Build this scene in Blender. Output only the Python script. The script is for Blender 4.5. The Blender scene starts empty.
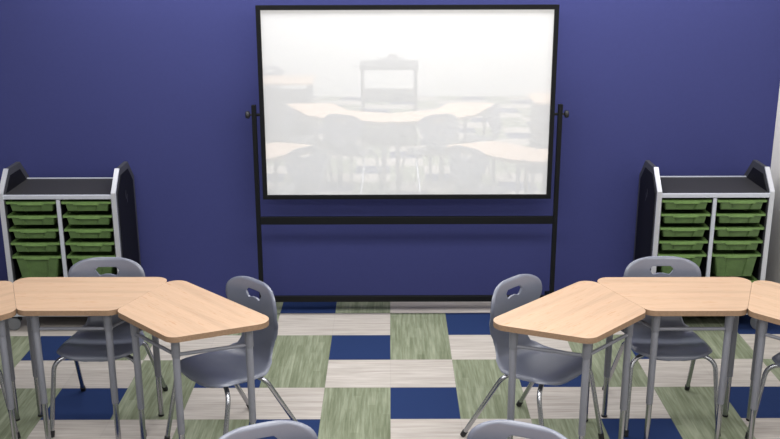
import bpy, bmesh, math
from mathutils import Vector, Matrix

C = bpy.context.scene.collection
SC = bpy.context.scene
T = 0.36                       # side of one carpet plank in metres
PI = math.pi

# ------------------------------------------------------------------ camera
F_PX = 978.0
PITCH = math.radians(16.6)
ROLL = math.radians(-0.145)
CAM_H = 6.71 * T
cam_data = bpy.data.cameras.new('camera')
cam_data.sensor_width = 36.0
cam_data.lens = F_PX / 780.0 * 36.0
cam_data.clip_start = 0.05
cam = bpy.data.objects.new('camera', cam_data)
C.objects.link(cam)
cam.matrix_world = (Matrix.Translation((0, 0, CAM_H)) @ Matrix.Rotation(PI / 2 - PITCH, 4, 'X')
                    @ Matrix.Rotation(ROLL, 4, 'Z'))
SC.camera = cam
SC.view_settings.view_transform = 'Standard'
SC.view_settings.look = 'None'
SC.view_settings.gamma = 1.0
SC.view_settings.use_curve_mapping = False
SC.view_settings.exposure = -0.2


# ------------------------------------------------------------------ materials
def lin(c):
    return tuple(((v / 255) / 12.92 if v / 255 <= 0.04045 else ((v / 255 + 0.055) / 1.055) ** 2.4) for v in c) + (1,)


def mat(name, rgb, rough=0.5, metal=0.0, ior=1.45, coat=0.0, spec=0.5):
    m = bpy.data.materials.new(name)
    m.use_nodes = True
    b = m.node_tree.nodes['Principled BSDF']
    b.inputs['Base Color'].default_value = tuple(rgb) + (1,) if len(rgb) == 3 else rgb
    b.inputs['Roughness'].default_value = rough
    b.inputs['Metallic'].default_value = metal
    b.inputs['IOR'].default_value = ior
    b.inputs['Coat Weight'].default_value = coat
    b.inputs['Specular IOR Level'].default_value = spec
    return m


class NT:
    """tiny node graph helper"""
    def __init__(self, m):
        self.t = m.node_tree
        self.b = self.t.nodes['Principled BSDF']

    def n(self, kind, **kw):
        nd = self.t.nodes.new(kind)
        for k, v in kw.items():
            setattr(nd, k, v)
        return nd

    def l(self, a, b):
        self.t.links.new(a, b)

    def math(self, op, a, b=None, c=None):
        nd = self.n('ShaderNodeMath', operation=op)
        for i, v in enumerate((a, b, c)):
            if v is None:
                continue
            if isinstance(v, (int, float)):
                nd.inputs[i].default_value = v
            else:
                self.l(v, nd.inputs[i])
        return nd.outputs[0]

    def coords(self):
        return self.n('ShaderNodeTexCoord').outputs['Object']

    def mapping(self, src, scale, loc=(0, 0, 0)):
        mp = self.n('ShaderNodeMapping')
        mp.inputs['Scale'].default_value = scale
        mp.inputs['Location'].default_value = loc
        self.l(src, mp.inputs['Vector'])
        return mp.outputs[0]

    def noise(self, src, scale, detail=3, rough=0.55):
        nd = self.n('ShaderNodeTexNoise')
        nd.inputs['Scale'].default_value = scale
        nd.inputs['Detail'].default_value = detail
        nd.inputs['Roughness'].default_value = rough
        self.l(src, nd.inputs['Vector'])
        return nd.outputs['Fac']

    def ramp(self, fac, stops):
        r = self.n('ShaderNodeValToRGB')
        while len(r.color_ramp.elements) < len(stops):
            r.color_ramp.elements.new(0.5)
        for e, (p, c) in zip(r.color_ramp.elements, stops):
            e.position = p
            e.color = c if len(c) == 4 else tuple(c) + (1,)
        self.l(fac, r.inputs[0])
        return r.outputs[0]

    def mix(self, fac, a, b, mode='MIX'):
        nd = self.n('ShaderNodeMix', data_type='RGBA', blend_type=mode)
        if isinstance(fac, (int, float)):
            nd.inputs[0].default_value = fac
        else:
            self.l(fac, nd.inputs[0])
        for i, v in ((6, a), (7, b)):
            if isinstance(v, tuple):
                nd.inputs[i].default_value = v if len(v) == 4 else v + (1,)
            else:
                self.l(v, nd.inputs[i])
        return nd.outputs[2]

    def bump(self, h, strength, dist):
        nd = self.n('ShaderNodeBump')
        nd.inputs['Strength'].default_value = strength
        nd.inputs['Distance'].default_value = dist
        self.l(h, nd.inputs['Height'])
        self.l(nd.outputs[0], self.b.inputs['Normal'])


def speckle(m, scale, amount, bump=0.0):
    """fine value variation so no surface is a dead flat colour"""
    g = NT(m)
    base = tuple(g.b.inputs['Base Color'].default_value)
    f = g.noise(g.coords(), scale, 3)
    lo = tuple(v * (1 - amount) for v in base[:3]) + (1,)
    hi = tuple(min(1, v * (1 + amount)) for v in base[:3]) + (1,)
    g.l(g.ramp(f, [(0.3, lo), (0.7, hi)]), g.b.inputs['Base Color'])
    if bump:
        g.bump(f, bump, 0.001)
    return m


M = {}
M['blue_paint'] = speckle(mat('blue_wall_paint', (0.053, 0.060, 0.190), 0.7, spec=0.08), 60, 0.02, 0.05)
M['grey_paint'] = speckle(mat('pale_grey_wall_paint', (0.86, 0.84, 0.79), 0.7), 60, 0.02)
M['white_paint'] = speckle(mat('white_wall_paint', (0.80, 0.80, 0.79), 0.7), 60, 0.02)
M['grey_wall'] = speckle(mat('mid_grey_paint', (0.30, 0.30, 0.31), 0.7), 60, 0.02)
M['black_metal'] = speckle(mat('black_powder_coat', (0.0065, 0.0072, 0.0085), 0.5, spec=0.2), 400, 0.1)
M['black_plastic'] = speckle(mat('black_plastic', (0.012, 0.012, 0.014), 0.5), 200, 0.1)
M['black_panel'] = speckle(mat('black_laminate', (0.005, 0.005, 0.008), 0.6, spec=0.2), 200, 0.08)
M['emblem'] = mat('charcoal_emblem', (0.020, 0.020, 0.026), 0.45)
M['dark_grey'] = speckle(mat('dark_grey_metal', (0.050, 0.051, 0.057), 0.45), 200, 0.08)
M['shelf_grey'] = speckle(mat('charcoal_laminate', (0.034, 0.033, 0.035), 0.55, spec=0.3), 150, 0.08)
M['silver'] = speckle(mat('silver_powder_coat', (0.60, 0.625, 0.70), 0.38, 0.25), 400, 0.04)
M['bright_silver'] = speckle(mat('bright_silver_trim', (0.62, 0.63, 0.68), 0.30, 0.35), 400, 0.03)
M['leg_grey'] = speckle(mat('grey_leg_enamel', (0.21, 0.215, 0.25), 0.38), 300, 0.05)
M['chrome'] = speckle(mat('chrome_tube', (0.42, 0.43, 0.46), 0.24, 1.0), 40, 0.04)
M['shell'] = speckle(mat('grey_chair_plastic', (0.128, 0.141, 0.192), 0.42, 0.0, 1.9), 500, 0.05, 0.04)
M['rubber'] = mat('dark_rubber', (0.012, 0.012, 0.014), 0.6)
M['wheel'] = speckle(mat('grey_wheel_plastic', (0.16, 0.165, 0.18), 0.45), 200, 0.06)
M['whiteboard'] = speckle(mat('glossy_whiteboard_enamel', (0.91, 0.92, 0.94), 0.0, 0.0, 2.95), 30, 0.004)
M['steel_edge'] = mat('pale_edge_strip', (0.75, 0.75, 0.76), 0.35)
M['lamp_frame'] = mat('white_lamp_frame', (0.8, 0.8, 0.8), 0.5)


def make_wood(name, tint, rough=0.42):
    m = mat(name, (0.6, 0.42, 0.27), rough)
    g = NT(m)
    co = g.coords()
    big = g.noise(g.mapping(co, (1.6, 22, 22)), 1.0, 4)
    fine = g.noise(g.mapping(co, (7, 190, 190)), 1.0, 3)
    fleck = g.noise(g.mapping(co, (14, 130, 130), (3, 1, 0)), 1.0, 2)
    c = g.ramp(big, [(0.25, tuple(v * 0.86 for v in tint)), (0.5, tint), (0.75, tuple(min(1, v * 1.08) for v in tint))])
    c2 = g.mix(0.5, c, g.ramp(fine, [(0.3, (0.86, 0.83, 0.80)), (0.7, (1.06, 1.06, 1.06))]), 'MULTIPLY')
    c3 = g.mix(g.ramp(fleck, [(0.60, (0, 0, 0)), (0.72, (0.85, 0.85, 0.85))]), c2, tuple(v * f for v, f in zip(tint, (0.86, 0.72, 0.60))))
    g.l(c3, g.b.inputs['Base Color'])
    return m


M['maple'] = make_wood('maple_laminate', (0.55, 0.378, 0.252))
M['edge_brown'] = speckle(mat('brown_edge_band', (0.25, 0.16, 0.10), 0.5), 90, 0.12)


def make_green(name, base):
    m = mat(name, base, 0.33, 0.0, 1.49)
    g = NT(m)
    f = g.noise(g.coords(), 26, 4)
    g.l(g.ramp(f, [(0.3, tuple(v * 0.82 for v in base)), (0.7, tuple(v * 1.15 for v in base))]), g.b.inputs['Base Color'])
    g.b.inputs['Subsurface Weight'].default_value = 0.0
    return m


M['tray_green'] = make_green('green_tray_plastic', (0.088, 0.150, 0.050))
M['tray_rim_lit'] = make_green('green_tray_plastic_lit_rim', (0.17, 0.29, 0.09))  # tray body plastic made lighter, rim highlight put into the colour


def make_carpet():
    m = mat('plank_carpet', (0.4, 0.4, 0.4), 0.95, spec=0.1)
    g = NT(m)
    co = g.coords()
    sep = g.n('ShaderNodeSeparateXYZ')
    g.l(co, sep.inputs[0])
    u = g.math('DIVIDE', sep.outputs[0], T)
    v = g.math('SUBTRACT', 17.55, g.math('DIVIDE', sep.outputs[1], T))
    ci, ri = g.math('FLOOR', u), g.math('FLOOR', v)
    k = g.math('ADD', g.math('ADD', ci, g.math('MULTIPLY', ri, 2.0)), 998.0)   # 1000 - 2, kept positive
    k = g.math('MODULO', k, 5.0)
    is_blue = g.math('COMPARE', k, 1.0, 0.2)
    is_beige = g.math('GREATER_THAN', k, 2.5)
    # per piece random
    comb = g.n('ShaderNodeCombineXYZ')
    g.l(ci, comb.inputs[0])
    g.l(ri, comb.inputs[1])
    wn = g.n('ShaderNodeTexWhiteNoise', noise_dimensions='2D')
    g.l(comb.outputs[0], wn.inputs['Vector'])
    rnd = wn.outputs['Value']
    # strips across a green piece
    st = g.math('FLOOR', g.math('MULTIPLY', u, 9.0))
    cs = g.n('ShaderNodeCombineXYZ')
    g.l(st, cs.inputs[0])
    g.l(g.math('FLOOR', g.math('ADD', g.math('MULTIPLY', v, 0.9), g.math('MULTIPLY', st, 0.37))), cs.inputs[1])
    wg = g.n('ShaderNodeTexWhiteNoise', noise_dimensions='2D')
    g.l(cs.outputs[0], wg.inputs['Vector'])
    gf = g.noise(g.mapping(co, (75, 4.5, 1)), 1.0, 4, 0.6)
    gf2 = g.noise(g.mapping(co, (26, 2.2, 1), (5, 2, 0)), 1.0, 3, 0.6)
    gmix = g.math('ADD', g.math('MULTIPLY', gf, 0.55), g.math('ADD', g.math('MULTIPLY', gf2, 0.45), g.math('MULTIPLY', g.math('SUBTRACT', wg.outputs['Value'], 0.5), 0.10)))
    green = g.ramp(gmix, [(0.34, (0.135, 0.152, 0.096)), (0.50, (0.200, 0.224, 0.152)), (0.66, (0.30, 0.325, 0.236))])
    bf = g.noise(g.mapping(co, (4.0, 80, 1)), 1.0, 4, 0.6)
    bf2 = g.noise(g.mapping(co, (2.0, 26, 1), (2, 7, 0)), 1.0, 3, 0.6)
    bmix = g.math('ADD', g.math('MULTIPLY', bf, 0.55), g.math('ADD', g.math('MULTIPLY', bf2, 0.45), g.math('MULTIPLY', g.math('SUBTRACT', rnd, 0.5), 0.05)))
    beige = g.ramp(bmix, [(0.34, (0.345, 0.310, 0.283)), (0.50, (0.445, 0.407, 0.372)), (0.66, (0.545, 0.51, 0.475))])
    nf = g.noise(co, 330, 2, 0.7)
    blue = g.ramp(nf, [(0.3, (0.011, 0.024, 0.080)), (0.7, (0.025, 0.046, 0.135))])
    c = g.mix(is_beige, green, beige)
    c = g.mix(is_blue, c, blue)
    # hairline joints at the edges of a piece
    fu = g.math('SUBTRACT', 0.5, g.math('ABSOLUTE', g.math('SUBTRACT', g.math('FRACT', u), 0.5)))
    fv = g.math('SUBTRACT', 0.5, g.math('ABSOLUTE', g.math('SUBTRACT', g.math('FRACT', v), 0.5)))
    edge = g.math('LESS_THAN', g.math('MINIMUM', fu, fv), 0.008)
    c = g.mix(g.math('MULTIPLY', edge, 0.07), c, (0.05, 0.05, 0.05))
    g.l(c, g.b.inputs['Base Color'])
    g.bump(nf, 0.25, 0.002)
    return m


M['carpet'] = make_carpet()


# ------------------------------------------------------------------ mesh helpers
def obj(name, bm, material, parent=None, smooth=False, angle=40):
    me = bpy.data.meshes.new(name)
    bmesh.ops.recalc_face_normals(bm, faces=bm.faces[:])
    bm.to_mesh(me)
    bm.free()
    me.materials.append(material)
    if smooth:
        for p in me.polygons:
            p.use_smooth = True
        me.set_sharp_from_angle(angle=math.radians(angle))
    o = bpy.data.objects.new(name, me)
    C.objects.link(o)
    if parent is not None:
        o.parent = parent
    return o


def nb():
    return bmesh.new()


def box(bm, x0, x1, y0, y1, z0, z1, bev=0.0, seg=2):
    t = bmesh.new()
    bmesh.ops.create_cube(t, size=1.0)
    for v in t.verts:
        v.co = Vector(((x0 + x1) / 2 + v.co.x * (x1 - x0), (y0 + y1) / 2 + v.co.y * (y1 - y0), (z0 + z1) / 2 + v.co.z * (z1 - z0)))
    if bev > 0:
        bmesh.ops.bevel(t, geom=t.edges[:], offset=bev, segments=seg, affect='EDGES', profile=0.5)
    merge(bm, t)


def merge(bm, t, mtx=None):
    if mtx is not None:
        t.transform(mtx)
    me = bpy.data.meshes.new('tmp')
    t.to_mesh(me)
    t.free()
    bm.from_mesh(me)
    bpy.data.meshes.remove(me)


def prism(bm, pts, a0, a1, axis='z', bev=0.0, seg=2):
    """polygon swept along an axis: z takes (x,y) points, x takes (y,z), y takes (x,z)"""
    t = bmesh.new()

    def place(p, a):
        return {'z': (p[0], p[1], a), 'x': (a, p[0], p[1]), 'y': (p[0], a, p[1])}[axis]
    lo = [t.verts.new(place(p, a0)) for p in pts]
    hi = [t.verts.new(place(p, a1)) for p in pts]
    n = len(pts)
    t.faces.new(lo)
    t.faces.new(hi)
    for i in range(n):
        t.faces.new((lo[i], lo[(i + 1) % n], hi[(i + 1) % n], hi[i]))
    bmesh.ops.recalc_face_normals(t, faces=t.faces[:])
    if bev > 0:
        es = [e for e in t.edges if (e.verts[0] in lo) == (e.verts[1] in lo)]
        bmesh.ops.bevel(t, geom=es, offset=bev, segments=seg, affect='EDGES', profile=0.5)
    merge(bm, t)


def ring_prism(bm, outer, inner, a0, a1, axis='z'):
    t = bmesh.new()

    def place(p, a):
        return {'z': (p[0], p[1], a), 'x': (a, p[0], p[1]), 'y': (p[0], a, p[1])}[axis]
    n = len(outer)
    v = [[t.verts.new(place(p, a)) for p in poly] for poly, a in ((outer, a0), (outer, a1), (inner, a1), (inner, a0))]
    for i in range(n):
        j = (i + 1) % n
        for k in range(4):
            A, B = v[k], v[(k + 1) % 4]
            t.faces.new((A[i], A[j], B[j], B[i]))
    merge(bm, t)


def round_path(pts, rads, seg=7):
    """polyline with its inner corners turned into arcs"""
    P = [Vector(p) for p in pts]
    out = [P[0]]
    for i in range(1, len(P) - 1):
        r = rads[i - 1] if isinstance(rads, (list, tuple)) else rads
        a, b, c = P[i - 1], P[i], P[i + 1]
        da, dc = (a - b), (c - b)
        t = min(r, da.length * 0.48, dc.length * 0.48)
        p0, p2 = b + da.normalized() * t, b + dc.normalized() * t
        for k in range(seg + 1):
            s = k / seg
            out.append(p0 * (1 - s) ** 2 + b * 2 * s * (1 - s) + p2 * s * s)
    out.append(P[-1])
    return out


def tube(bm, path, r, n=14):
    path = [Vector(p) for p in path]
    t = bmesh.new()
    d0 = (path[1] - path[0]).normalized()
    up = Vector((0, 0, 1)) if abs(d0.z) < 0.9 else Vector((1, 0, 0))
    nx = d0.cross(up).normalized()
    rings = []
    prev = d0
    for i, p in enumerate(path):
        if i == 0:
            d = d0
        elif i == len(path) - 1:
            d = (path[i] - path[i - 1]).normalized()
        else:
            d = ((path[i + 1] - p).normalized() + (p - path[i - 1]).normalized()).normalized()
        q = prev.rotation_difference(d)
        nx = q @ nx
        nx = (nx - d * nx.dot(d)).normalized()
        ny = d.cross(nx)
        prev = d
        rr = r[i] if isinstance(r, (list, tuple)) else r
        rings.append([t.verts.new(p + nx * (rr * math.cos(2 * PI * k / n)) + ny * (rr * math.sin(2 * PI * k / n))) for k in range(n)])
    for a, b in zip(rings, rings[1:]):
        for k in range(n):
            t.faces.new((a[k], a[(k + 1) % n], b[(k + 1) % n], b[k]))
    t.faces.new(rings[0])
    t.faces.new(rings[-1])
    merge(bm, t)


def lathe(bm, prof, n=24, mtx=None):
    """profile of (radius, height) pairs about z"""
    t = bmesh.new()
    rings = []
    for r, z in prof:
        if r < 1e-6:
            rings.append([t.verts.new((0, 0, z))])
        else:
            rings.append([t.verts.new((r * math.cos(2 * PI * k / n), r * math.sin(2 * PI * k / n), z)) for k in range(n)])
    for a, b in zip(rings, rings[1:]):
        for k in range(n):
            j = (k + 1) % n
            if len(a) == 1 and len(b) == 1:
                continue
            if len(a) == 1:
                t.faces.new((a[0], b[j], b[k]))
            elif len(b) == 1:
                t.faces.new((a[k], a[j], b[0]))
            else:
                t.faces.new((a[k], a[j], b[j], b[k]))
    if len(rings[0]) > 1:
        t.faces.new(rings[0])
    if len(rings[-1]) > 1:
        t.faces.new(rings[-1])
    merge(bm, t, mtx)


def round_poly(pts, r, seg=8):
    """convex or concave polygon (list of (x,y)) with rounded corners"""
    out = []
    n = len(pts)
    for i in range(n):
        a, b, c = Vector(pts[i - 1]), Vector(pts[i]), Vector(pts[(i + 1) % n])
        rr = r[i] if isinstance(r, (list, tuple)) else r
        u, w = (a - b).normalized(), (c - b).normalized()
        ang = u.angle(w)
        t = rr / math.tan(ang / 2)
        ctr = b + (u + w).normalized() * (rr / math.sin(ang / 2))
        p0, p1 = b + u * t - ctr, b + w * t - ctr
        a0 = math.atan2(p0.y, p0.x)
        da = math.atan2(p0.x * p1.y - p0.y * p1.x, p0.dot(p1))
        for k in range(seg + 1):
            th = a0 + da * k / seg
            out.append((ctr.x + rr * math.cos(th), ctr.y + rr * math.sin(th)))
    return out


def offset_poly(pts, d):
    n = len(pts)
    out = []
    for i in range(n):
        a, b, c = Vector(pts[i - 1]), Vector(pts[i]), Vector(pts[(i + 1) % n])
        e1, e2 = (b - a).normalized(), (c - b).normalized()
        n1, n2 = Vector((e1.y, -e1.x)), Vector((e2.y, -e2.x))
        m = (n1 + n2).normalized()
        out.append(tuple(b + m * (d / max(0.2, m.dot(n1)))))
    return out


def thing(name, label, cat, loc=(0, 0, 0), rz=0.0, group=None):
    o = bpy.data.objects.new(name, None)
    o.empty_display_size = 0.1
    C.objects.link(o)
    o.location = loc
    o.rotation_euler = (0, 0, rz)
    tag(o, label, cat, group)
    return o


def tag(o, label, cat, group=None):
    o['label'] = label
    o['category'] = cat
    if group:
        o['group'] = group
    return o


def structure(name, bm, m, label=None):
    o = obj(name, bm, m)
    o['kind'] = 'structure'
    if label:
        o['label'] = label
    return o


def dup(root, loc, rz, label):
    """a copy of a thing with copies of its parts and their sub-parts"""
    def rec(o, parent):
        c = o.copy()
        C.objects.link(c)
        if parent is not None:
            c.parent = parent
        for ch in kids[o]:
            rec(ch, c)
        return c
    kids = {}

    def collect(o):
        kids[o] = [x for x in o.children]
        for x in kids[o]:
            collect(x)
    collect(root)
    r = rec(root, None)
    r.location = loc
    r.rotation_euler = (0, 0, rz)
    r['label'] = label
    return r


# ------------------------------------------------------------------ the room
X_R, X_L = 6.86 * T, -8.8 * T
Y_B, Y_F = 17.15 * T, -8.6 * T
Z_C = 8.35 * T
TH = 0.1
b = nb(); box(b, X_L - TH, X_R + TH, Y_F - TH, Y_B + TH, -0.1, 0.0)
structure('floor', b, M['carpet'], 'plank carpet in green, beige and navy pieces')
b = nb(); box(b, X_L, X_R, Y_B, Y_B + TH, 0, Z_C)
structure('wall_back', b, M['blue_paint'], 'deep blue painted wall behind the whiteboard')
b = nb(); box(b, X_R, X_R + TH, Y_F, Y_B + TH, 0, Z_C)
structure('wall_right', b, M['grey_paint'], 'pale grey side wall at the right edge')
b = nb(); box(b, X_L - TH, X_L, Y_F, Y_B + TH, 0, Z_C)
structure('wall_left', b, M['grey_wall'])
b = nb(); box(b, X_L - TH, X_R + TH, Y_F - TH, Y_F, 0, Z_C)
structure('wall_front', b, M['white_paint'], 'white wall mirrored in the whiteboard')
b = nb(); box(b, X_L - TH, X_R + TH, Y_F - TH, Y_B + TH, Z_C, Z_C + 0.1)
structure('ceiling', b, M['grey_wall'])

def make_lamp(x, y, hx, hy, radiance, label):
    """long ceiling panel of half sides hx, hy: frame, diffuser, and the area light it gives off"""
    lamp = thing('ceiling_light', label, 'ceiling light', (x, y, Z_C), 0, 'ceiling light panels')
    e = .03
    b = nb(); ring_prism(b, [(-hx, -hy), (hx, -hy), (hx, hy), (-hx, hy)], [(-hx + e, -hy + e), (hx - e, -hy + e), (hx - e, hy - e), (-hx + e, hy - e)], -0.03, 0.0)
    obj('lamp_frame', b, M['lamp_frame'], lamp)
    b = nb(); box(b, -hx + e, hx - e, -hy + e, hy - e, -0.014, -0.002)
    obj('lamp_diffuser', b, M['lamp_frame'], lamp)
    ld = bpy.data.lights.new('panel_light', 'AREA')
    ld.shape = 'RECTANGLE'
    ld.size, ld.size_y = 2 * hx - .07, 2 * hy - .07
    ld.energy = radiance * PI * ld.size * ld.size_y
    ld.color = (1.0, 0.995, 0.985)
    lo = bpy.data.objects.new('panel_light', ld)
    C.objects.link(lo)
    lo.parent = lamp
    lo.location = (0, 0, -0.018)


LAMP_ROWS = (('nearest the blue wall', 15.75, 2.25, 0.24, 17.5), ('above the gap between the table clusters and the near arc', 8.3, 2.3, 0.53, 8.9),
             ('above the mirrored desks', 2.4, 2.3, 0.53, 6.9), ('nearest the white wall, added to brighten it', -4.8, 2.1, 0.33, 11.5))  # last panel is added to brighten the white wall in the board's reflection
for row, y, hx, hy, power in LAMP_ROWS:
    make_lamp(0.1 * T, y * T, hx, hy, power, f'long white ceiling light panel {row}')

# ------------------------------------------------------------------ whiteboard on its stand
WB_X, WB_Y = 0.296 * T, 16.5 * T
wb = thing('mobile_whiteboard', 'large glossy whiteboard in a black frame on a black wheeled stand', 'whiteboard', (WB_X, WB_Y, 0))
W, Z0, Z1 = 5.018 * T, 2.175 * T, 5.49 * T
fw = 0.066 * T
zc = (Z0 + Z1) / 2
b = nb()
outer = [(-W / 2, Z0), (W / 2, Z0), (W / 2, Z1), (-W / 2, Z1)]
inner = [(-W / 2 + fw, Z0 + fw), (W / 2 - fw, Z0 + fw), (W / 2 - fw, Z1 - fw), (-W / 2 + fw, Z1 - fw)]
ring_prism(b, outer, inner, -0.016, 0.014, 'y')
board_frame = obj('frame', b, M['black_metal'], wb)
b = nb(); box(b, -W / 2 + fw * .5, W / 2 - fw * .5, -0.006, 0.012, Z0 + fw * .5, Z1 - fw * .5)
board_face = obj('writing_surface', b, M['whiteboard'], wb)
b = nb()
i2 = fw + 0.004
ring_prism(b, inner, [(-W / 2 + i2, Z0 + i2), (W / 2 - i2, Z0 + i2), (W / 2 - i2, Z1 - i2), (-W / 2 + i2, Z1 - i2)], -0.012, -0.002, 'y')
board_lip = obj('inner_trim', b, M['black_plastic'], wb)
PX = 2.61 * T
ZK = 3.66 * T
for s in (-1, 1):
    b = nb(); box(b, s * PX - .0138, s * PX + .0138, -0.0138, 0.0138, 0.096, 3.83 * T, 0.003)
    obj('post', b, M['black_metal'], wb)
    b = nb()
    mt = Matrix.Translation((s * (PX + 0.012), 0, ZK)) @ Matrix.Rotation(s * PI / 2, 4, 'Y')
    lathe(b, [(0.006, 0.0), (0.006, 0.012), (0.018, 0.016), (0.023, 0.022), (0.023, 0.034), (0.017, 0.040), (0.0, 0.041)], 20, mt)
    obj('pivot_knob', b, M['black_plastic'], wb, True)
    b = nb()
    tube(b, [(s * (W / 2 - 0.004), 0, ZK), (s * (PX - 0.010), 0, ZK)], 0.009)
    obj('pivot_pin', b, M['black_metal'], wb, True)
    b = nb()
    box(b, s * PX - .018, s * PX + .018, -0.26, 0.165, 0.066, 0.098, 0.004)
    ft = obj('foot', b, M['black_metal'], wb)
    for y in (-0.232, 0.137):
        b = nb()
        lathe(b, [(0.0, -0.014), (0.024, -0.014), (0.028, -0.009), (0.028, 0.009), (0.024, 0.014), (0.0, 0.014)], 22,
              Matrix.Translation((s * PX, y, 0.028)) @ Matrix.Rotation(PI / 2, 4, 'Y'))
        box(b, s * PX - .02, s * PX + .02, y - .016, y + .016, 0.052, 0.068, 0.003)
        obj('caster', b, M['black_plastic'], ft, True)
b = nb(); box(b, -PX + .014, PX - .014, -0.012, 0.012, 1.71 * T, 1.845 * T, 0.002)
obj('crossbar', b, M['black_metal'], wb)
b = nb(); box(b, -PX + .014, PX - .014, -0.0125, 0.0125, 0.252 * T, 0.358 * T, 0.002)
obj('bottom_rail', b, M['black_metal'], wb)
TILT = math.radians(-0.2)
for o in (board_frame, board_face, board_lip):
    o.matrix_local = Matrix.Translation((0, 0, ZK)) @ Matrix.Rotation(TILT, 4, 'X') @ Matrix.Translation((0, 0, -ZK))

# ------------------------------------------------------------------ tray storage cabinets
CW = 1.95 * T                        # outside width
CF, CB = 15.75 * T, 16.99 * T        # front and back
CD = CB - CF
PT = 0.026                           # thickness of a side panel
Z_SH = 2.45 * T                      # top shelf
Z_TOP = 2.815 * T
Z_BASE = 0.10


def side_profile(inset=0.0):
    h = 0.335 * T
    p = [(0, Z_BASE), (CD, Z_BASE), (CD, Z_TOP - h), (CD - h, Z_TOP), (h, Z_TOP), (0, Z_TOP - h)]
    return offset_poly(p, -inset) if inset else p


def make_cabinet(x, label):
    t = thing('tray_storage_cabinet', label, 'storage cabinet', (x, CF, 0), 0, 'wheeled tray cabinets against the blue wall')
    for s in (-1, 1):
        xo, xi = s * CW / 2, s * (CW / 2 - PT)
        b = nb()
        prism(b, side_profile(), min(xo, xi), max(xo, xi), 'x', 0.002, 1)
        sp = obj('side_panel', b, M['dark_grey'], t)
        b = nb()
        prism(b, round_poly(side_profile(0.042), 0.01, 3), xo - .003 if s < 0 else xo - .004, xo + .004 if s < 0 else xo + .003, 'x', 0.0015, 1)
        pin = obj('panel_insert', b, M['black_panel'], sp)
        b = nb()
        prism(b, round_poly(side_profile(0.042), 0.01, 3), xi - .002, xi + .002, 'x', 0.001, 1)
        obj('panel_insert', b, M['black_panel'], sp)
        # faint two stroke emblem pressed into the outer face
        b = nb()
        a0, a1 = (xo + .0015, xo + .0042) if s > 0 else (xo - .0042, xo - .0015)
        ey, ez = CD * 0.5, 2.26 * T
        q = 1 if s > 0 else 1
        for dy, dz in ((-0.011, 0.014), (0.011, -0.014)):
            pts = [(ey + dy - .010, ez + dz + .002), (ey + dy + .001, ez + dz + .030), (ey + dy + .010, ez + dz + .024),
                   (ey + dy + .002, ez + dz), (ey + dy + .008, ez + dz - .024), (ey + dy - .002, ez + dz - .028)]
            prism(b, pts, a0, a1, 'x')
        obj('emblem', b, M['emblem'], sp)
        # bright front edge trim following the front and the front slope
        h = 0.335 * T
        e = 0.004
        path = [(-e, Z_BASE), (-e, Z_TOP - h + e * .4), (h - e * .4, Z_TOP + e), (h + .006, Z_TOP + e), (h + .006, Z_TOP - .001), (h + .004, Z_TOP - .004),
                (0.010, Z_TOP - h), (0.008, Z_BASE)]
        b = nb()
        prism(b, path, min(xo, xi) - .001, max(xo, xi) + .001, 'x')
        obj('edge_trim', b, M['bright_silver'], sp)
    xi = CW / 2 - PT
    b = nb(); box(b, -xi, xi, 0.012, CD - .036, Z_SH - .022, Z_SH, 0.0)
    obj('top_shelf', b, M['shelf_grey'], t)
    b = nb(); box(b, -xi, xi, 0.0, 0.014, Z_SH - .026, Z_SH + .001, 0.003)
    obj('front_rail', b, M['silver'], t)
    b = nb(); box(b, -xi, xi, CD - .042, CD - .030, Z_SH - .024, Z_SH + .006, 0.002)
    obj('back_lip', b, M['silver'], t)
    b = nb(); box(b, -xi, xi, CD - .044, CD - .034, Z_BASE + .02, Z_SH - .022)
    obj('back_panel', b, M['black_panel'], t)
    b = nb(); box(b, -xi, xi, 0.004, CD, Z_BASE, Z_BASE + .022)
    obj('base_panel', b, M['black_panel'], t)
    b = nb(); box(b, -xi, xi, 0.0, 0.006, Z_BASE, Z_BASE + .024, 0.002)
    obj('bottom_rail', b, M['silver'], t)
    b = nb(); box(b, -.010, .010, 0.016, CD - .045, Z_BASE + .022, Z_SH - .022)
    dv = obj('divider', b, M['black_panel'], t)
    b = nb(); box(b, -.0112, .0112, 0.0, 0.016, Z_BASE + .024, Z_SH - .030, 0.002)
    obj('divider_trim', b, M['silver'], dv)
    for s in (-1, 1):
        b = nb(); box(b, s * xi - (.006 if s > 0 else 0), s * xi + (.006 if s < 0 else 0), 0.002, 0.012, Z_BASE + .024, Z_SH - .03)
        obj('front_stile', b, M['dark_grey'], t)
    for k, z in enumerate(TRAY_Z):
        for c0, c1 in ((-xi, -.010), (.010, xi)):
            for xx, w in ((c0, 1), (c1, -1)):
                b = nb()
                a, d = sorted((xx, xx + w * .012))
                box(b, a, d, 0.02, CD - .05, z - .022, z - .0145, 0.001, 1)
                obj('runner', b, M['black_plastic'], t)
    for sx in (-1, 1):
        for y in (0.050, CD - .055):
            swivel = math.radians(-72 if (sx < 0 and x < 0 and y < .1) else (25 if sx > 0 else -15))
            mt = Matrix.Translation((sx * (CW / 2 - .020), y, 0)) @ Matrix.Rotation(swivel, 4, 'Z')
            c = nb()
            q = nb()
            box(q, -.018, .018, -.018, .018, 0.090, Z_BASE + .002, 0.003)
            box(q, -.007, .007, -.046, .014, 0.052, 0.092, 0.004)
            tube(q, [(-.012, -.036, .041), (.012, -.036, .041)], .008, 12)
            merge(c, q, mt)
            cs = obj('caster', c, M['black_plastic'], t)
            for w in (-1, 1):
                b = nb()
                lathe(b, [(0.0, -.008), (0.022, -.009), (0.036, -.007), (0.041, -.002), (0.041, .004), (0.037, .008), (0.014, .010), (0.0, .008)], 24,
                      mt @ Matrix.Translation((w * .019, -.036, 0.041)) @ Matrix.Rotation(w * PI / 2, 4, 'Y'))
                obj('wheel', b, M['wheel'], cs, True)
    return t


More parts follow.
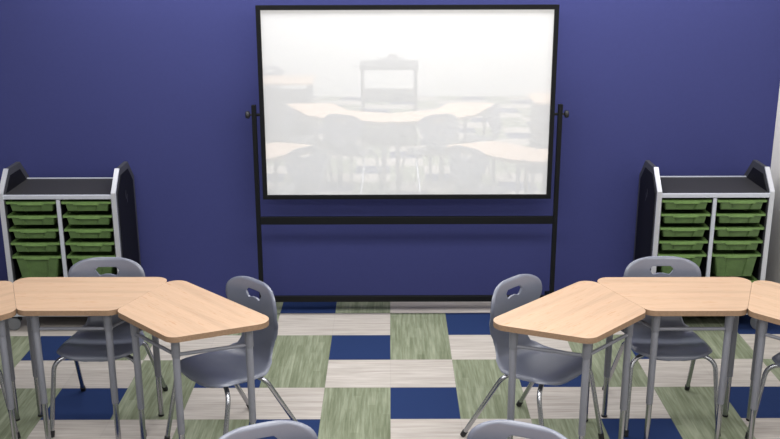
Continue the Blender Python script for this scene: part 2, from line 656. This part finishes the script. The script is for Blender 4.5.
TRAY_Z = [(2.33 - 0.24 * k) * T for k in range(5)] + [(2.33 - 0.24 * 4 - 0.48) * T]     # top of each rim
TW = 0.303


def open_box(bm, w0, w1, d0, d1, z0, z1, t=0.003, y0=0.0):
    """open-topped tapered tub: (w0,d0) at the bottom, (w1,d1) at the top; front top edge at y0"""
    tb = bmesh.new()

    def loop(w, d, z):
        yc = y0 + d1 / 2
        return [tb.verts.new(p) for p in ((-w / 2, yc - d / 2, z), (w / 2, yc - d / 2, z), (w / 2, yc + d / 2, z), (-w / 2, yc + d / 2, z))]
    L = [loop(w0, d0, z0), loop(w1, d1, z1), loop(w1 - 2 * t, d1 - 2 * t, z1), loop(w0 - 2 * t, d0 - 2 * t, z0 + t)]
    for a, c in zip(L, L[1:]):
        for k in range(4):
            tb.faces.new((a[k], a[(k + 1) % 4], c[(k + 1) % 4], c[k]))
    tb.faces.new(L[0])
    tb.faces.new(L[-1])
    merge(bm, tb)


def make_tray(height, label, group):
    t = thing('storage_tray', label, 'tray', (0, 0, 0), 0, group)
    b = nb()
    wt, wb_ = TW - .040, TW - .040 - 0.34 * height
    open_box(b, wb_, wt, 0.345, 0.36, -height, -0.006, 0.003, 0.016)
    body = obj('tray_body', b, M['tray_green'], t)
    # two raised flanks left and right of the recessed middle of the front
    zt, zb = -.011, -height + .003
    for s in (-1, 1):
        b = nb()
        o0 = s * (wt / 2 - .004)
        o1 = s * (wb_ / 2 - .002)
        i0 = s * (wt / 2 - .062)
        i1 = s * (wt / 2 - .078)
        tb = bmesh.new()
        f = [tb.verts.new(p) for p in ((o0, .008, zt), (i0, .008, zt), (i1, .013, zb), (o1, .013, zb))]
        k = [tb.verts.new(p) for p in ((o0, .022, zt), (i0 - s * .008, .022, zt), (i1 - s * .008, .027, zb), (o1, .027, zb))]
        tb.faces.new(f)
        tb.faces.new(k)
        for q in range(4):
            tb.faces.new((f[q], f[(q + 1) % 4], k[(q + 1) % 4], k[q]))
        bmesh.ops.recalc_face_normals(tb, faces=tb.faces[:])
        bmesh.ops.bevel(tb, geom=[e for e in tb.edges if e.verts[0] in f and e.verts[1] in f], offset=.002, segments=2, affect='EDGES')
        merge(b, tb)
        obj('front_flank', b, M['tray_green'], body)
    b = nb()
    o = round_poly([(-TW / 2, 0.002), (TW / 2, 0.002), (TW / 2, 0.385), (-TW / 2, 0.385)], 0.008, 3)
    i = round_poly([(-TW / 2 + .017, 0.019), (TW / 2 - .017, 0.019), (TW / 2 - .017, 0.372), (-TW / 2 + .017, 0.372)], 0.006, 3)
    ring_prism(b, o, i, -0.013, 0.0)
    # grip: a wider drop of the rim over the middle of the front
    prism(b, [(-.088, 0.0), (.088, 0.0), (.074, -.020), (-.074, -.020)], -0.003, 0.006, 'y', 0.001, 1)
    rim = obj('rim', b, M['tray_rim_lit'], t)
    b = nb()
    for s in (-1, 1):
        b = nb()
        box(b, s * .108 - .008, s * .108 + .008, -.001, .004, -.019, -.010, 0.001, 1)
        obj('latch', b, M['tray_green'], rim)
    return t


cabs = [(-5.552 * T, 'left'), (5.437 * T, 'right')]
ORD = ['topmost', 'second from the top', 'third from the top', 'fourth from the top']
shallow = make_tray(0.063, '', 'shallow green trays in the cabinets')
deep = make_tray(0.148, '', 'deep green trays in the cabinets')
first = {shallow: True, deep: True}
for cx, side in cabs:
    extra = ('grey and black wheeled tray cabinet left of the whiteboard, full of green trays' if side == 'left' else
             'grey and black wheeled tray cabinet right of the whiteboard, by the pale side wall')
    make_cabinet(cx, extra)
    xi = CW / 2 - PT
    for col, xc in (('left', -(xi + .010) / 2), ('right', (xi + .010) / 2)):
        for k, z in enumerate(TRAY_Z):
            src = shallow if k < 4 else deep
            if k < 4:
                lab = f'shallow green tray, {ORD[k]} in the {col} column of the {side} cabinet'
            elif k == 4:
                lab = f'upper deep green tray under the shallow ones, {col} column of the {side} cabinet'
            else:
                lab = f'lowest deep green tray, {col} column of the {side} cabinet'
            loc = (cx + xc, CF + .004, z)
            if first[src]:
                first[src] = False
                src.location = loc
                src['label'] = lab
            else:
                dup(src, loc, 0, lab)

# ------------------------------------------------------------------ trapezoid tables
TS, TDp = 1.26 * T, 1.26 * T              # short side and depth
TL = TS + 2 * TDp * math.tan(math.radians(22.5))
TZ = 2.02 * T
R_IN = TS / 2 / math.tan(math.radians(22.5))
R_MID = R_IN + TDp / 2
TGROUP = 'trapezoid classroom tables'


def make_table(label):
    t = thing('trapezoid_table', label, 'table', (0, 0, 0), 0, TGROUP)
    y0, y1 = -TDp / 2, TDp / 2
    g = 0.0003
    corners = [(-TS / 2 + g, y0), (TS / 2 - g, y0), (TL / 2 - g, y1), (-TL / 2 + g, y1)]
    rads = [0.062, 0.062, 0.066, 0.066]
    outl = round_poly(corners, rads, 9)
    b = nb()
    prism(b, offset_poly(outl, -0.0004), TZ - .025, TZ, 'z', 0.0006, 1)
    top = obj('tabletop', b, M['maple'], t)
    b = nb()
    inn = offset_poly(outl, -0.004)
    ring_prism(b, outl, inn, TZ - .0265, TZ - .0008)
    obj('edge_band', b, M['edge_brown'], top, True)
    lx0, ly0 = 0.475 * T, y0 + 0.17 * T
    lx1, ly1 = 0.865 * T, y1 - 0.27 * T
    feet = [(-lx0, ly0), (lx0, ly0), (lx1, ly1), (-lx1, ly1)]
    for x, y in feet:
        b = nb()
        tube(b, [(x, y, 0.226), (x, y, 0.228), (x, y, TZ - .029)], [0.0155, 0.0165, 0.0165], 18)
        lg = obj('leg', b, M['leg_grey'], t, True)
        b = nb()
        tube(b, [(x, y, TZ - .125), (x, y, TZ - .123), (x, y, TZ - .0292)], [0.0180, 0.0195, 0.0195], 18)
        obj('leg_sleeve', b, M['leg_grey'], lg, True)
        b = nb()
        tube(b, [(x, y, 0.010), (x, y, 0.228)], 0.0135, 16)
        obj('leg_extension', b, M['chrome'], lg, True)
        b = nb()
        lathe(b, [(0.0, 0), (0.014, 0), (0.0155, .003), (0.0155, .010), (0.0, .0105)], 16, Matrix.Translation((x, y, 0)))
        obj('glide', b, M['rubber'], lg, True)
    zr = TZ - 0.115
    for i, j in ((0, 1), (1, 2), (3, 0)):
        p, q = Vector(feet[i] + (zr,)), Vector(feet[j] + (zr,))
        d = (q - p).normalized()
        b = nb()
        tube(b, [p + d * .015, q - d * .015], 0.0085, 12)
        obj('apron_rail', b, M['leg_grey'], t, True)
    b = nb()
    prism(b, [(-lx0 - .03, ly0 - .02), (lx0 + .03, ly0 - .02), (lx1 + .02, ly1 + .02), (-lx1 - .02, ly1 + .02)], TZ - .0285, TZ - .0250)
    obj('under_plate', b, M['black_metal'], top)
    return t


# ------------------------------------------------------------------ shell chairs
def make_shell():
    """one moulded shell: seat, waist and flared back, with a hand hole"""
    # centre line (y, z) from the seat front to the top of the back
    ctl = [(-0.218, 0.398), (-0.198, 0.414), (-0.15, 0.420), (-0.06, 0.412), (0.02, 0.404), (0.085, 0.404), (0.135, 0.424), (0.162, 0.470),
           (0.168, 0.53), (0.161, 0.595), (0.152, 0.66), (0.148, 0.73), (0.157, 0.797)]
    pts = [Vector((0, y, z)) for y, z in ctl]
    # dense Catmull-Rom sampling
    dense = []
    for i in range(len(pts) - 1):
        p0, p1, p2, p3 = pts[max(i - 1, 0)], pts[i], pts[i + 1], pts[min(i + 2, len(pts) - 1)]
        for k in range(12):
            s = k / 12
            dense.append(0.5 * ((2 * p1) + (p2 - p0) * s + (2 * p0 - 5 * p1 + 4 * p2 - p3) * s * s + (3 * p1 - p0 - 3 * p2 + p3) * s ** 3))
    dense.append(pts[-1])
    L = [0.0]
    for a, c in zip(dense, dense[1:]):
        L.append(L[-1] + (c - a).length)
    tot = L[-1]

    def at(s):
        s = min(max(s, 0), tot)
        import bisect
        i = min(max(bisect.bisect_right(L, s) - 1, 0), len(L) - 2)
        f = (s - L[i]) / max(1e-9, L[i + 1] - L[i])
        p = dense[i].lerp(dense[i + 1], f)
        d = (dense[i + 1] - dense[i]).normalized()
        return p, d
    # half width against length along the shell
    WK = [(0.0, 0.184), (0.06, 0.192), (0.17, 0.197), (0.27, 0.190), (0.33, 0.164), (0.38, 0.132), (0.42, 0.120), (0.46, 0.128), (0.52, 0.156),
          (0.59, 0.184), (0.65, 0.197), (0.71, 0.201), (0.90, 0.201)]

    def half(s):
        for (a, wa), (c, wc) in zip(WK, WK[1:]):
            if a <= s <= c:
                f = (s - a) / (c - a)
                f = f * f * (3 - 2 * f)
                w = wa + (wc - wa) * f
                break
        else:
            w = WK[-1][1]
        # rounded front and top corners (superellipse)
        for e, r in ((s, 0.085), (tot - s, 0.115)):
            if e < r:
                q = 1 - max(e, 0) / r
                w *= max(0.0, 1 - q ** 2.6) ** (1 / 2.6) if e > 0 else 0.0
        return w
    rows = []
    n = 60
    for i in range(n + 1):
        u = i / n
        # denser at both ends
        rows.append(tot * (u - 0.155 * math.sin(2 * PI * u)))
    NU = 28
    t = bmesh.new()
    grid = []
    for s in rows:
        p, d = at(s)
        w = max(half(s), 0.028 if s < tot / 2 else 0.045)
        nrm = Vector((0, -d.z, d.y))       # points to the sitter
        # how much of a back / seat this row is
        fb = min(max((s - 0.44) / 0.16, 0), 1)
        fs = 1 - min(max((s - 0.26) / 0.16, 0), 1)
        fw_ = max(0.0, 1 - abs(s - 0.41) / 0.15)
        fw_ = fw_ * fw_ * (3 - 2 * fw_)
        row = []
        for k in range(NU + 1):
            v = -1 + 2 * k / NU
            v = math.sin(v * PI / 2) * 0.45 + v * 0.55
            x = v * w
            a = abs(x) / 0.20
            off = 0.034 * fb * a * a + fw_ * 0.026 * (abs(x) / 0.14) ** 2 * (1 if s > 0.0 else 0)
            dish = fs * (0.010 * (a ** 2) - 0.020 * max(0, a - 0.80) ** 1.5 * 4)
            e = min(w - abs(x), s, tot - s)
            lip = -0.009 * max(0.0, 1 - e / 0.011) ** 2
            row.append(t.verts.new(p + Vector((x, 0, 0)) + nrm * (off + dish + lip)))
        grid.append(row)
    for a, c in zip(grid, grid[1:]):
        for k in range(NU):
            t.faces.new((a[k], a[k + 1], c[k + 1], c[k]))
    bmesh.ops.recalc_face_normals(t, faces=t.faces[:])
    me = bpy.data.meshes.new('shell')
    t.to_mesh(me)
    t.free()
    o = bpy.data.objects.new('shell', me)
    C.objects.link(o)
    # hand hole
    hz = 0.731
    raw = [(-0.062, hz + .006), (-0.046, hz + .022), (0.046, hz + .022), (0.062, hz + .006), (0.046, hz - .021), (0.038, hz - .024),
           (0.014, hz - .017), (-0.014, hz - .017), (-0.038, hz - .024), (-0.046, hz - .021)]
    hb = nb()
    prism(hb, round_poly(raw, [.004, .006, .006, .004, .003, .003, .012, .012, .003, .003], 4), 0.05, 0.40, 'y')
    cut = obj('hand_hole', hb, M['shell'])
    md = o.modifiers.new('thick', 'SOLIDIFY')
    md.thickness = 0.0105
    md.offset = 0.0
    md = o.modifiers.new('hole', 'BOOLEAN')
    md.operation = 'DIFFERENCE'
    md.solver = 'EXACT'
    md.object = cut
    md = o.modifiers.new('rim', 'BEVEL')
    md.width = 0.0042
    md.segments = 3
    md.limit_method = 'ANGLE'
    md.angle_limit = math.radians(55)
    dg = bpy.context.evaluated_depsgraph_get()
    dg.update()
    out = bpy.data.meshes.new_from_object(o.evaluated_get(dg))
    bpy.data.objects.remove(o)
    bpy.data.objects.remove(cut)
    out.name = 'shell'
    out.materials.clear()
    out.materials.append(M['shell'])
    for p in out.polygons:
        p.use_smooth = True
    out.set_sharp_from_angle(angle=math.radians(50))
    return out


def make_chair(label):
    t = thing('shell_chair', label, 'chair', (0, 0, 0), 0, 'grey shell chairs at the tables and desks')
    sh = bpy.data.objects.new('shell', make_shell())
    C.objects.link(sh)
    sh.parent = t
    R = 0.0115
    for s in (-1, 1):
        for front in (True, False):
            if front:
                ctl = [(s * .228, -.252, .012), (s * .206, -.176, .372), (s * .120, -.135, .3985), (s * .03, -.115, .3985)]
                rad = [0.062, 0.03]
            else:
                ctl = [(s * .224, .252, .012), (s * .188, .050, .375), (s * .110, .016, .3915), (s * .03, .004, .3915)]
                rad = [0.062, 0.03]
            b = nb()
            tube(b, round_path(ctl, rad, 8), R, 14)
            lg = obj('leg', b, M['chrome'], t, True)
            foot, knee = Vector(ctl[0]), Vector(ctl[1])
            d = (knee - foot).normalized()
            b = nb()
            tube(b, [foot - d * .011, foot - d * .008, foot + d * .022, foot + d * .023], [.010, .0140, .0140, .0118], 14)
            obj('foot_cap', b, M['rubber'], lg, True)
    b = nb()
    box(b, -.055, .055, -.150, .060, .384, .3885, 0.002, 1)
    for s in (-1, 1):
        tube(b, [(s * .07, -.120, .3965), (s * .07, .020, .3915)], .0095, 12)
    obj('seat_frame', b, M['black_metal'], t)
    return t


table0 = make_table('')
chair0 = make_chair('')
used = {table0: False, chair0: False}
R_CH = 2.69 * T


def put(src, cx, cy, r, deg, label, turn=0.0, dx=0.0, dy=0.0):
    a = math.radians(deg)
    loc = (cx + r * math.sin(a) + dx, cy + r * math.cos(a) + dy, 0)
    rz = -a + math.radians(turn)
    if not used[src]:
        used[src] = True
        src.location = loc
        src.rotation_euler = (0, 0, rz)
        src['label'] = label
        return src
    return dup(src, loc, rz, label)


LC = (-4.16 * T, 10.16 * T)
RC = (3.925 * T, 10.10 * T)
NC = (0.03 * T, 5.41 * T)
put(table0, *LC, R_MID, 0, 'maple trapezoid table parallel to the wall, middle of the left table cluster')
put(table0, *LC, R_MID, 45, 'maple trapezoid table angled toward the aisle at the right end of the left cluster')
put(table0, *LC, R_MID, -45, 'maple trapezoid table cut by the left picture edge')
put(table0, *RC, R_MID, 0, 'maple trapezoid table parallel to the wall, middle of the right table cluster')
put(table0, *RC, R_MID, -45, 'maple trapezoid table angled toward the aisle at the left end of the right cluster')
put(table0, *RC, R_MID, 45, 'maple trapezoid table cut by the right picture edge')
put(table0, *NC, R_MID, -22.5, 'near maple trapezoid table mirrored left of centre in the whiteboard')
put(table0, *NC, R_MID, 22.5, 'near maple trapezoid table mirrored right of centre in the whiteboard')
put(table0, *NC, R_MID, -67.5, 'maple trapezoid table at the left end of the arc mirrored in the whiteboard')
put(table0, *NC, R_MID, 67.5, 'maple trapezoid table at the right end of the arc mirrored in the whiteboard')

put(chair0, *LC, R_CH, 0, 'grey shell chair facing forward between the left table cluster and left cabinet', 0, .13 * T, -.09 * T)
put(chair0, *LC, R_CH, 45, 'grey shell chair turned sideways at the aisle end of the left table cluster', 0, .155 * T, -.11 * T)
put(chair0, *LC, R_CH, -45, 'grey shell chair behind the table cut by the left picture edge')
put(chair0, *RC, R_CH, 0, 'grey shell chair facing forward between the right table cluster and right cabinet', 0, -.06 * T, -.05 * T)
put(chair0, *RC, R_CH, -45, 'grey shell chair turned sideways at the aisle end of the right table cluster', 0, -.085 * T, 0)
put(chair0, *RC, R_CH, 45, 'grey shell chair at the right picture edge, only seat and leg showing')
put(chair0, *NC, R_CH, -22.5, 'grey chair back rising from the bottom picture edge, left of centre', 0, -.075 * T, 0)
put(chair0, *NC, R_CH, 22.5, 'grey chair back rising from the bottom picture edge, right of centre', 0, .05 * T, 0)
put(chair0, *NC, R_CH, -67.5, 'grey shell chair seen sideways at the left of the mirrored arc of tables')
put(chair0, *NC, R_CH, 67.5, 'grey shell chair seen sideways at the right of the mirrored arc of tables')

# ------------------------------------------------------------------ furniture on the near side, seen in the board
def make_desk(x0, x1, y0, y1, label):
    t = thing('teacher_desk', label, 'desk', ((x0 + x1) / 2, (y0 + y1) / 2, 0))
    w, d = (x1 - x0) / 2, (y1 - y0) / 2
    b = nb(); prism(b, round_poly([(-w, -d), (w, -d), (w, d), (-w, d)], .03, 5), TZ - .028, TZ, 'z', .002, 1)
    top = obj('desktop', b, M['maple'], t)
    b = nb(); box(b, -w + .06, w - .06, d - .065, d - .05, 0.10, TZ - .075, .002)
    obj('modesty_panel', b, M['dark_grey'], t)
    for s in (-1, 1):
        b = nb(); box(b, s * (w - .05) - .018, s * (w - .05) + .018, -d + .05, d - .03, 0.0, TZ - .0285, .003)
        obj('end_panel', b, M['dark_grey'], t)
    b = nb(); box(b, -w + .07, -w + .40, -d + .06, d - .08, 0.06, TZ - .04, .004)
    ped = obj('drawer_pedestal', b, M['dark_grey'], t)
    for k in range(3):
        z = 0.09 + k * .19
        b = nb(); box(b, -w + .08, -w + .39, -d + .052, -d + .061, z, z + .17, .003)
        dr = obj('drawer_front', b, M['leg_grey'], ped)
        b = nb(); tube(b, [(-w + .19, -d + .04, z + .12), (-w + .28, -d + .04, z + .12)], .005, 8)
        obj('handle', b, M['chrome'], dr, True)
    return t


make_desk(-5.6 * T, -2.52 * T, -0.4 * T, 1.4 * T, 'dark panelled desk with maple top mirrored at the upper left of the whiteboard')
make_desk(4.15 * T, 6.7 * T, 3.6 * T, 5.3 * T, 'dark panelled desk with maple top mirrored at the right edge of the whiteboard')
dup(chair0, (-4.25 * T, -1.0 * T, 0), PI, 'grey shell chair behind the desk mirrored at the upper left of the whiteboard')
dup(chair0, (5.0 * T, 6.3 * T, 0), 0.0, 'grey shell chair before the desk mirrored at the right edge of the whiteboard')

ct = thing('presentation_cart', 'tall black open cart mirrored at the top middle of the whiteboard', 'cart', (-0.02 * T, 1.1 * T, 0))
cw, cd, ch = 0.31, 0.24, 2.62 * T
for s in (-1, 1):
    for y in (-1, 1):
        b = nb(); box(b, s * cw - .016, s * cw + .016, y * cd - .014, y * cd + .014, .06, ch - .05, .003)
        lg = obj('leg', b, M['black_metal'], ct)
        b = nb()
        lathe(b, [(0, -.012), (.026, -.012), (.03, -.008), (.03, .008), (.026, .012), (0, .012)], 18, Matrix.Translation((s * cw, y * cd, .03)) @ Matrix.Rotation(PI / 2, 4, 'Y'))
        box(b, s * cw - .018, s * cw + .018, y * cd - .012, y * cd + .012, .054, .064)
        obj('caster', b, M['black_plastic'], lg, True)
b = nb(); box(b, -cw - .03, cw + .03, -cd - .03, cd + .03, ch - .05, ch, .005)
obj('top_shelf', b, M['black_metal'], ct)
b = nb(); box(b, -cw + .016, cw - .016, -cd - .01, cd + .01, 1.46 * T, 1.69 * T, .004)
obj('middle_shelf', b, M['black_metal'], ct)
b = nb(); box(b, -cw + .016, cw - .016, -cd - .01, cd + .01, .10, .13, .004)
obj('lower_shelf', b, M['black_metal'], ct)
b = nb(); tube(b, round_path([(-cw - .03, cd - .06, ch - .02), (-cw - .09, cd - .06, ch - .02), (-cw - .12, cd - .06, ch + .005)], .02, 5), .009, 10)
obj('push_handle', b, M['black_metal'], ct, True)
bx = thing('equipment_box', 'flat dark box on top of the cart mirrored in the whiteboard', 'box', (0.04 * T, 1.25 * T, ch))
b = nb(); box(b, -.165, .165, -.13, .13, .006, .055, .008)
obj('box_body', b, M['dark_grey'], bx)
b = nb()
for sx in (-1, 1):
    for sy in (-1, 1):
        box(b, sx * .13 - .01, sx * .13 + .01, sy * .1 - .01, sy * .1 + .01, 0.0005, .007)
obj('box_feet', b, M['rubber'], bx)
dm = nb()
lathe(dm, [(0.0, 0.0), (.062, 0.0), (.064, .008), (.055, .028), (.035, .044), (0.0, .050)], 24)
tag(obj('round_dome', dm, M['dark_grey'], None, True), 'small round dome standing on the box on the mirrored cart', 'dome').location = (0.10 * T, 1.0 * T, ch + .055)

# ------------------------------------------------------------------ world
w = bpy.data.worlds.new('world')
SC.world = w
w.use_nodes = True
w.node_tree.nodes['Background'].inputs[0].default_value = (0.8, 0.82, 0.85, 1)
w.node_tree.nodes['Background'].inputs[1].default_value = 0.3
